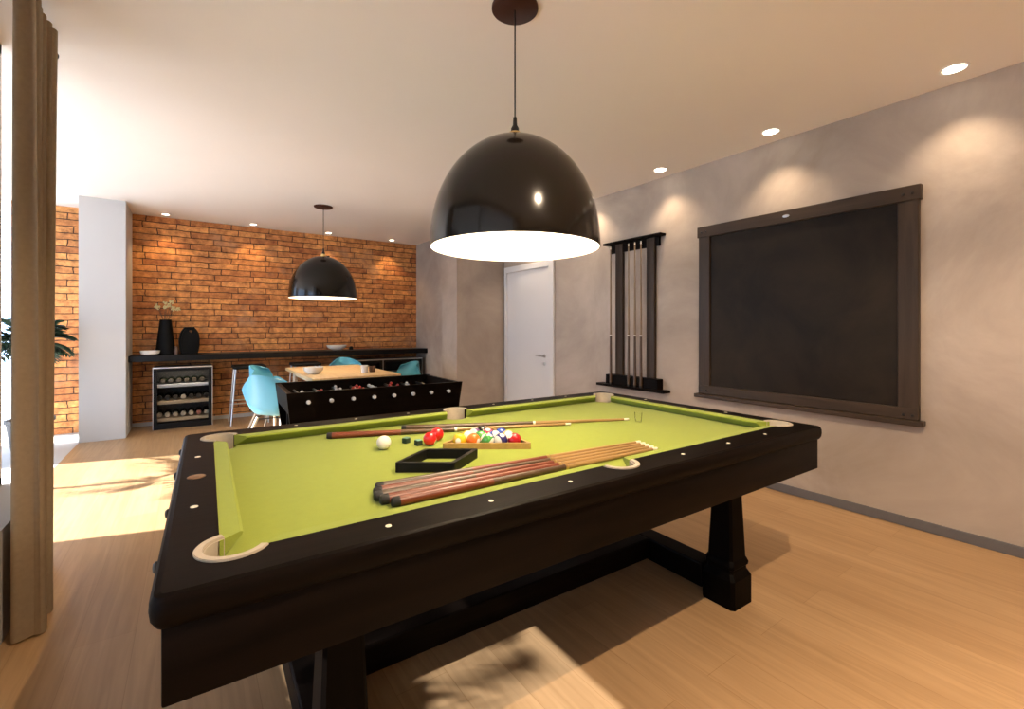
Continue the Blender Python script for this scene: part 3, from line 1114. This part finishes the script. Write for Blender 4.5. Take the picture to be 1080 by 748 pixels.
M['bottle'] = pbr('dark green bottle glass', (.010, .018, .008), .12, var=.1)
M['cream_foil'] = pbr('cream foil', (.80, .66, .46), .4, var=.06)
M['red_foil'] = pbr('reddish foil', (.5, .2, .14), .4, var=.06)
M['dark_foil'] = pbr('dark foil', (.05, .04, .03), .4, var=.06)
for k in range(7):
    x = -.335 + k * .0815
    bottle(x + .0, 7.19, .115 + .012 + .0385, 'wine bottle with pale foil lying on the bottom shelf of the glass front fridge', 'bottles on the bottom fridge shelf', M['red_foil'] if k == 5 else M['cream_foil'], M['bottle'])
for k in range(7):
    bottle(-.335 + k * .0815, 7.19, .33 + .012 + .0385, 'wine bottle with dark foil on the middle shelf of the glass front fridge', 'bottles on the middle fridge shelf', M['cream_foil'] if k == 3 else M['dark_foil'], M['bottle'])
for k in range(6):
    bottle(-.30 + k * .0815, 7.19, .54 + .012 + .0385, 'wine bottle with dark foil on the top shelf of the glass front fridge', 'bottles on the top fridge shelf', M['dark_foil'], M['bottle'])
# small warm lamp strip inside the fridge
ls = bpy.data.lights.new('fridge_light', 'AREA')
ls.shape = 'RECTANGLE'
ls.size, ls.size_y = .5, .02
ls.energy = 3
ls.color = (1, .85, .65)
lso = bpy.data.objects.new('fridge_light', ls)
COL.objects.link(lso)
lso.location = (-.09, 7.15, .70)
lso.rotation_euler = (R(20), 0, 0)

# flower vase, jug with a hole, bowls
v = thing('flower_vase', 'tall black tapering vase holding dried pale flowers', 'vase', (-.275, 7.27, CT))
MB().lathe([(0, 0), (.098, 0), (.104, .006), (.102, .05), (.075, .30), (.062, .42), (.060, .44), (.054, .44), (.056, .42), (.07, .28), (.09, .03), (0, .02)], 40).build('vase_body', M['black_ceramic'], v, 40)
sm = MB()
tops = []
for k in range(9):
    a = random.uniform(0, 2 * PI)
    q = random.uniform(.02, .13)
    top = Vector((q * math.cos(a) * 1.1 + .01, q * math.sin(a) * .6, random.uniform(.575, .665)))
    tops.append(top)
    sm.tube([(.02 * math.cos(a), .02 * math.sin(a), .30), (.035 * math.cos(a), .03 * math.sin(a), .45), top], .0022, 6)
sm.build('flower_stems', M['stem'], v, 60)
for tp in tops:
    fb = MB()
    for j in range(16):
        d_ = Vector((random.gauss(0, 1), random.gauss(0, 1), random.gauss(0, 1))).normalized() * random.uniform(.008, .032)
        fb.sphere(tp + d_, random.uniform(.006, .012), 8, 6)
    fb.build('blossom', M['blossom'], v, 180)

j = thing('ceramic_jug', 'squat black jug with a round finger hole, right of the flower vase', 'jug', (-.03, 7.27, CT), .15)


def jug():
    """flattened bottle form with a pierced top loop"""
    n = 40
    out = []
    for i in range(n + 1):
        t = i / n
        if t < .7:
            w_ = .088 + .022 * math.sin(t / .7 * PI * .75)
        else:
            u = (t - .7) / .3
            w_ = .088 + .022 * math.sin(PI * .75) - .055 * u ** 1.6
        out.append((w_, .345 * t))
    right = out
    poly = [(w_, z) for w_, z in right] + [(-w_ * (1 if z < .2 else .96), z) for w_, z in reversed(right)]
    hole = arc(.015, .293, .021, 0, 2 * PI, 20)[:-1]
    m = MB().ring_prism(poly, hole, -.05, .05)
    b = m.bm
    bmesh.ops.remove_doubles(b, verts=b.verts, dist=1e-5)
    for vtx in b.verts:
        vtx.co = Vector((vtx.co.x, vtx.co.z, vtx.co.y))
    bmesh.ops.recalc_face_normals(b, faces=b.faces)
    ed = [e for e in b.edges if len(e.link_faces) == 2 and e.calc_face_angle(0) > 1.2 and e.verts[0].co.z > .005 and e.verts[1].co.z > .005 and max((v.co - Vector((.015, v.co.y, .293))).length for v in e.verts) > .03]
    bmesh.ops.bevel(b, geom=ed, offset=.022 * .8, segments=4, affect='EDGES')
    return m


jb = jug().build('jug_body', M['black_ceramic'], j, 50)
bw = MB().lathe([(0, .004), (.05, .004), (.085, .028), (.094, .058), (.1, .058), (.092, .022), (.055, 0), (0, 0)], 36).build('bowl', M['white_ceramic'], None, 40, (-.42, 7.10, CT))
tag(bw, 'round white bowl at the left end of the black counter', 'bowl')
cd = MB().lathe([(0, 0), (.03, 0), (.034, .05), (.022, .075), (.024, .10), (.02, .10), (0, .095)], 24).build('lit_brick_form', M['bark_brown'], None, 40, (-.165, 7.22, CT))  # brown form put in for the lit brick between vase and jug
tag(cd, 'little brown form standing for lit brick between the flower vase and the black jug', 'pot')
ds = MB().lathe([(0, .012), (.04, .012), (.10, .045), (.125, .075), (.131, .075), (.11, .035), (.05, 0), (0, 0)], 40, Matrix.Diagonal((1.15, .7, 1, 1))).build('serving_dish', M['white_ceramic'], None, 40, (1.80, 7.22, CT))
tag(ds, 'pale oval dish on the counter under the small pendant', 'dish')
kn = MB().lathe([(0, 0), (.028, 0), (.03, .03), (.022, .05), (0, .055)], 20).build('trinket_jar', M['black_ceramic'], None, 40, (2.01, 7.20, CT))
tag(kn, 'tiny dark jar just right of the pale oval dish', 'jar')

# ------------------------------------------------------------------ dining table, chairs, stools
dtb = thing('dining_table', 'light oak dining table under the small pendant', 'table', (1.44, 5.66, 0))
MB().box((-.46, -.80, .715), (.46, .80, .75), .006).build('table_top', M['oak_top'], dtb)
MB().box((-.37, -.70, .65), (.37, .70, .715), .003).build('table_apron', M['pale_leg'], dtb)
for sx in (-1, 1):
    for sy in (-1, 1):
        MB().tube([(sx * .36, sy * .68, .70), (sx * .40, sy * .74, 0)], .03, 14, True, .018).build('leg', M['pale_leg'], dtb, 40)
b2 = MB().lathe([(0, .006), (.05, .006), (.09, .04), (.10, .075), (.106, .075), (.096, .035), (.055, 0), (0, 0)], 32).build('fruit_bowl', M['white_ceramic'], None, 40, (1.10, 5.40, .75))
tag(b2, 'white bowl on the left end of the oak dining table', 'bowl')
cp = MB().lathe([(0, .004), (.033, .004), (.038, .085), (.041, .085), (.036, 0), (0, 0)], 24).build('drinking_cup', M['white_ceramic'], None, 40, (1.60, 5.20, .75))
tag(cp, 'white cup at the right of the oak dining table', 'cup')
cp2 = MB().lathe([(0, .004), (.03, .004), (.036, .07), (.039, .07), (.033, 0), (0, 0)], 24).build('drinking_cup', M['bark_brown'], None, 40, (1.70, 5.24, .75))
tag(cp2, 'brown cup beside the white cup on the dining table', 'cup')


def shell_mesh():
    """moulded armchair shell facing +y: seat curving up into the back, sides rising into arms"""
    nu, nv = 24, 26
    verts = []
    prof = [(.235, .405), (.225, .425), (.19, .437), (.12, .432), (.03, .422), (-.06, .418), (-.13, .432), (-.18, .475), (-.205, .54), (-.225, .62), (-.245, .70), (-.262, .77), (-.275, .825)]

    def P(t):
        x = t * (len(prof) - 1)
        i = min(int(x), len(prof) - 2)
        f = x - i
        p = [Vector(prof[max(0, min(len(prof) - 1, i + k))]) for k in (-1, 0, 1, 2)]
        return .5 * ((2 * p[1]) + (-p[0] + p[2]) * f + (2 * p[0] - 5 * p[1] + 4 * p[2] - p[3]) * f * f + (-p[0] + 3 * p[1] - 3 * p[2] + p[3]) * f ** 3)
    for iv in range(nv + 1):
        t = iv / nv
        y, z = P(t)
        # half width by station
        hwid = .225 + .055 * math.sin(min(1, t / .62) * PI * .5)
        if t > .62:
            hwid = .28 - .12 * ((t - .62) / .38) ** 2.1
        arm = math.exp(-((t - .46) / .22) ** 2)
        for iu in range(nu + 1):
            u = iu / nu * 2 - 1
            au = abs(u)
            s = u * hwid
            lift = (.028 * au ** 2 + .215 * arm * max(0, (au - .42) / .58) ** 1.6)
            fwd = .10 * max(0, t - .35) * au ** 2.2 * 2.0 if t > .35 else 0
            drop = .055 * au ** 2.4 * max(0, (t - .7) / .3) ** 1.5
            verts.append((s * (1 - .06 * arm * au ** 4), y + fwd, z - drop + lift * (1 if t < .75 else max(0, 1 - (t - .75) * 3))))
    faces = []
    for iv in range(nv):
        for iu in range(nu):
            a = iv * (nu + 1) + iu
            faces.append((a, a + 1, a + nu + 2, a + nu + 1))
    return verts, faces


def chair(loc, rotz, label, mat, group='moulded armchairs round the dining table'):
    t = thing('shell_chair', label, 'chair', loc, rotz, group)
    v_, f_ = shell_mesh()
    b = bmesh.new()
    vv_ = [b.verts.new(p) for p in v_]
    for f in f_:
        b.faces.new([vv_[i] for i in f])
    bmesh.ops.recalc_face_normals(b, faces=b.faces)
    me = bpy.data.meshes.new('t')
    bmesh.ops.solidify(b, geom=list(b.faces), thickness=.009)
    m = MB()
    m._add(b)
    m.build('seat_shell', mat, t, 60)
    for sx in (-1, 1):
        for y, yb in ((.12, .24), (-.10, -.24)):
            MB().tube([(sx * .13, y, .405), (sx * .235, yb, 0)], .0135, 12, True, .010).build('leg', M['pale_leg'], t, 40)
    st = MB().tube([(-.14, .12, .385), (.14, -.10, .385)], .005, 8).tube([(.14, .12, .385), (-.14, -.10, .385)], .005, 8)
    st.tube([(-.17, .16, .24), (.17, .16, .24)], .004, 8).tube([(-.17, -.15, .24), (.17, -.15, .24)], .004, 8)
    st.build('leg_brace', M['darkmetal'], t, 60)
    return t


chair((.675, 4.94, 0), -.85, 'sky blue shell armchair nearest the football table, sunlit from the window', M['blue'])
chair((.79, 5.95, 0), -PI / 2 - .55, 'blue shell armchair farther back, half behind the nearest one', M['blue'])
chair((1.86, 6.76, 0), PI + .10, 'blue shell armchair at the far end of the dining table', M['blue'])
chair((2.16, 5.60, 0), PI / 2 + .2, 'dark teal shell chair on the right side of the dining table', M['teal'])


def stool(x, y, rz, label):
    t = thing('bar_stool', label, 'stool', (x, y, 0), rz, 'stools tucked at the counter')
    MB().box((-.19, -.17, .72), (.19, .17, .765), .015).build('seat', M['black_matte'], t)
    for sx in (-1, 1):
        for sy in (-1, 1):
            MB().tube([(sx * .16, sy * .14, .725), (sx * .215, sy * .19, 0)], .0115, 10).build('leg', M['chrome'], t, 40)
    MB().tube([(-.205, -.18, .28), (.205, -.18, .28), (.205, .18, .28), (-.205, .18, .28), (-.205, -.18, .28)], .008, 8).build('foot_rail', M['chrome'], t, 60)
    return t


stool(.625, 7.05, 0, 'steel legged black stool left of the blue chairs at the counter')
stool(1.34, 7.12, 0, 'steel legged black stool beside the wide fridge at the counter')

# ------------------------------------------------------------------ table football
FZ = .84
fb = thing('football_table', 'black table football game with steel rods between pool table and dining table', 'game table', (1.115, 3.49, 0), -.04)
fl, fw = .615, .345


def board(y_top, y_bot, x_top, x_bot, zb, th, end=None):
    """a side board that leans inward toward the bottom"""
    s = 1 if y_top > 0 else -1
    vs_ = []
    for dy in (0, -s * th):
        vs_ += [(-x_top, y_top + dy, FZ), (x_top, y_top + dy, FZ), (x_bot, y_bot + dy, zb), (-x_bot, y_bot + dy, zb)]
    return MB().faces(vs_, [(0, 1, 2, 3), (4, 5, 6, 7), (0, 1, 5, 4), (1, 2, 6, 5), (2, 3, 7, 6), (3, 0, 4, 7)])


for s in (-1, 1):
    board(s * fw, s * (fw - .03), fl, fl - .035, .52, .03).build('side_board', M['black_wood'], fb)
    xa = s * (fl - .004)
    MB().faces([(xa, -fw + .03, FZ - .004), (xa, fw - .03, FZ - .004), (xa - s * .012, fw - .036, .70), (xa - s * .012, -fw + .036, .70),
                (xa - s * .03, -fw + .03, FZ - .004), (xa - s * .03, fw - .03, FZ - .004), (xa - s * .042, fw - .036, .70), (xa - s * .042, -fw + .036, .70)],
               [(0, 1, 2, 3), (4, 5, 6, 7), (0, 1, 5, 4), (1, 2, 6, 5), (2, 3, 7, 6), (3, 0, 4, 7)]).build('end_board', M['black_wood'], fb)
MB().box((-fl + .05, -fw + .04, .70), (fl - .05, fw - .04, .715)).build('playing_pitch', M['pitch'], fb)
for sx in (-1, 1):
    for sy in (-1, 1):
        MB().box((sx * (fl - .11) - .04, sy * (fw - .085) - .04, 0), (sx * (fl - .11) + .04, sy * (fw - .085) + .04, .70), .006).build('leg', M['black_wood_z'], fb)
for k in range(8):
    x = -.49 + k * .14
    ro = MB().tube([(x, -fw - .028, .778), (x, fw + .06, .778)], .008, 10).build('player_rod', M['chrome'], fb, 60)
    MB().lathe([(0, .008), (.010, .006), (.0135, 0), (.0135, -.01), (0, -.01)], 16, Matrix.Translation((x, -fw - .028, .778)) @ Matrix.Rotation(PI / 2, 4, 'X')).build('rod_cap', M['white_plastic'], ro, 40)
    MB().lathe([(0, 0), (.016, .004), (.014, .03), (.018, .09), (.016, .11), (0, .112)], 16, Matrix.Translation((x, fw + .06, .778)) @ Matrix.Rotation(-PI / 2, 4, 'X')).build('rod_grip', M['rubber'], ro, 40)
    cnt = (1, 2, 3, 5, 5, 3, 2, 1)[k]
    for q in range(cnt):
        y = (q - (cnt - 1) / 2) * (.5 / max(cnt, 2))
        tilt = (.5, 1.2, -.3, .9, -1.0, .3, -.6, 1.4)[k]
        mt = Matrix.Translation((x, y, .778)) @ Matrix.Rotation(tilt, 4, 'Y')
        pl = MB().box((-.009, -.013, -.045), (.009, .013, .012), .004, 2, mt, 1.25)
        pl.lathe([(0, .038), (.009, .034), (.012, .026), (.009, .016), (0, .013)], 12, mt)
        pl.box((-.007, -.011, -.066), (.013, .011, -.043), .003, 1, mt)
        pl.build('player_figure', M['white_plastic'] if k % 2 == 0 else M['red_plastic'], ro, 50)
for x in (-.49, .49):
    MB().lathe([(0, .004), (.008, .003), (.010, 0), (0, 0)], 12, Matrix.Translation((x, -fw + .018, .63)) @ Matrix.Rotation(PI / 2, 4, 'X')).build('panel_bolt', M['chrome'], fb, 40)

# ------------------------------------------------------------------ curtain and rod
ROD_X, ROD_Z = -.560, 2.600
cu = MB()
nu, nz = 170, 26
cv, cf = [], []
for iz in range(nz + 1):
    fz = iz / nz
    z = .012 + fz * (ROD_Z + .035 - .012)
    y0_, y1_ = 2.60, 2.87 + (2.99 - 2.87) * fz ** 1.4
    if fz > .0:
        y0_ = 2.60
    for iu in range(nu + 1):
        u = iu / nu
        ph = u * 2 * PI * 6.5 + .25 * math.sin(3 * u * PI + 1.2 * (1 - fz))
        amp = (.036 + .012 * math.sin(7 * u + 1)) * (1 - .25 * fz)
        x = ROD_X + .012 + amp * math.cos(ph) + .012 * (1 - fz) * math.sin(11 * u)
        y = y0_ + (y1_ - y0_) * u + .020 * math.sin(2 * ph) * (1 - .3 * fz)
        cv.append((x, y, z))
for iz in range(nz):
    for iu in range(nu):
        a = iz * (nu + 1) + iu
        cf.append((a, a + 1, a + nu + 2, a + nu + 1))
b = bmesh.new()
vv_ = [b.verts.new(p) for p in cv]
for f in cf:
    b.faces.new([vv_[i] for i in f])
cu._add(b)
c_o = cu.build('curtain', M['curtain'], None, 180)
tag(c_o, 'floor length taupe curtain gathered at the left edge of the room', 'curtain')
rod = thing('curtain_rod', 'thin dark curtain rod under the ceiling at the left', 'curtain rod', (ROD_X, 3.1, ROD_Z))
MB().tube([(0, -4.2, 0), (0, .03, 0)], .009, 12).build('rod_tube', M['darkmetal'], rod, 40)
MB().sphere((0, .045, 0), .02, 16, 10).build('finial', M['darkmetal'], rod, 180)
for y in (-4.1, -1.4, .008):
    MB().box((-.008, y - .008, 0), (.008, y + .008, H - ROD_Z)).build('ceiling_bracket', M['darkmetal'], rod)


# ------------------------------------------------------------------ palms on the balcony
def palm(loc, label, seed, nf=13, height=.75, fl_=.85, wid=.013):
    rnd = random.Random(seed)
    t = thing('potted_palm', label, 'plant', loc, 0, 'palms on the balcony')
    MB().lathe([(0, 0), (.13, 0), (.17, .30), (.185, .31), (.185, .34), (.165, .34), (.15, .27), (0, .27)], 28).build('pot', M['pot'], t, 40)
    MB().lathe([(0, .29), (.152, .285), (.152, .272), (0, .272)], 24).build('soil', M['soil'], t, 60)
    MB().tube([(0, 0, .28), (.015, .01, .5), (0, 0, height)], .03, 10, True, .022).build('trunk', M['stem'], t, 60)
    for k in range(nf):
        az = 2 * PI * k / nf + rnd.uniform(-.2, .2)
        el = rnd.uniform(.15, 1.25)
        L_ = fl_ * rnd.uniform(.8, 1.1)
        d = Vector((math.cos(az), math.sin(az), 0))
        pts = []
        for i in range(13):
            s = i / 12
            pts.append(Vector((0, 0, height - .02)) + d * (L_ * s * math.cos(el) + .02) + Vector((0, 0, L_ * (s * math.sin(el) - .62 * s * s * math.cos(el * .7)))))
        m = MB().tube(pts, .006, 6, True, .002)
        side = d.cross(Vector((0, 0, 1)))
        for i in range(2, 13):
            p = pts[i]
            tang = (pts[i] - pts[i - 1]).normalized()
            ll = .30 * min(1, fl_ / .8) * math.sin(PI * min(1, (i + 1.5) / 14)) ** .7
            for sg in (-1, 1):
                q = (side * sg * .8 + tang * .75 + Vector((0, 0, -.12 * rnd.random()))).normalized()
                wv_ = q.cross(Vector((0, 0, 1))).normalized() * wid
                mid_ = p + q * ll * .5 + Vector((0, 0, .01))
                end = p + q * ll + Vector((0, 0, -.05 * ll / .3))
                m.faces([p - wv_ * .3, p + wv_ * .3, mid_ + wv_, end, mid_ - wv_], [(0, 1, 2, 3, 4)])
        m.build('frond', M['leaf'], t)
    return t


palm((-1.34, 6.58, 0), 'potted palm outside the opening, its fronds showing beside the curtain', 3, 26, 1.10, .46, .016)
palm((-2.55, 5.45, 0), 'tall potted palm standing outside on the balcony beyond the doorway', 5, 9, 1.15, 1.0, .006)
palm((-2.6, 2.46, 0), 'tall potted palm standing outside the window by the curtain', 8, 9, 1.25, 1.0, .006)

# ------------------------------------------------------------------ daylight
w = bpy.data.worlds.new('world')
scene.world = w
w.use_nodes = True
nt = w.node_tree
bg = nt.nodes['Background']
sky = nt.nodes.new('ShaderNodeTexSky')
sky.sky_type = 'HOSEK_WILKIE'
sky.turbidity = 3
sky.ground_albedo = .5
sky.sun_direction = Vector((-.87, .26, .44)).normalized()
mxw = nt.nodes.new('ShaderNodeMix')
mxw.data_type = 'RGBA'
mxw.inputs[0].default_value = .75
nt.links.new(sky.outputs[0], mxw.inputs[6])
mxw.inputs[7].default_value = (.46, .66, 1.0, 1)
nt.links.new(mxw.outputs[2], bg.inputs['Color'])
bg.inputs['Strength'].default_value = 8
sd = bpy.data.lights.new('sun', 'SUN')
sd.energy = 42
sd.angle = R(.6)
sd.color = (1, .98, .96)
so = bpy.data.objects.new('sun', sd)
COL.objects.link(so)
dirv = Vector((1, -.29, -.505 * 1.0))
so.rotation_euler = dirv.to_track_quat('-Z', 'Y').to_euler()
so.location = (-4, 3, 4)
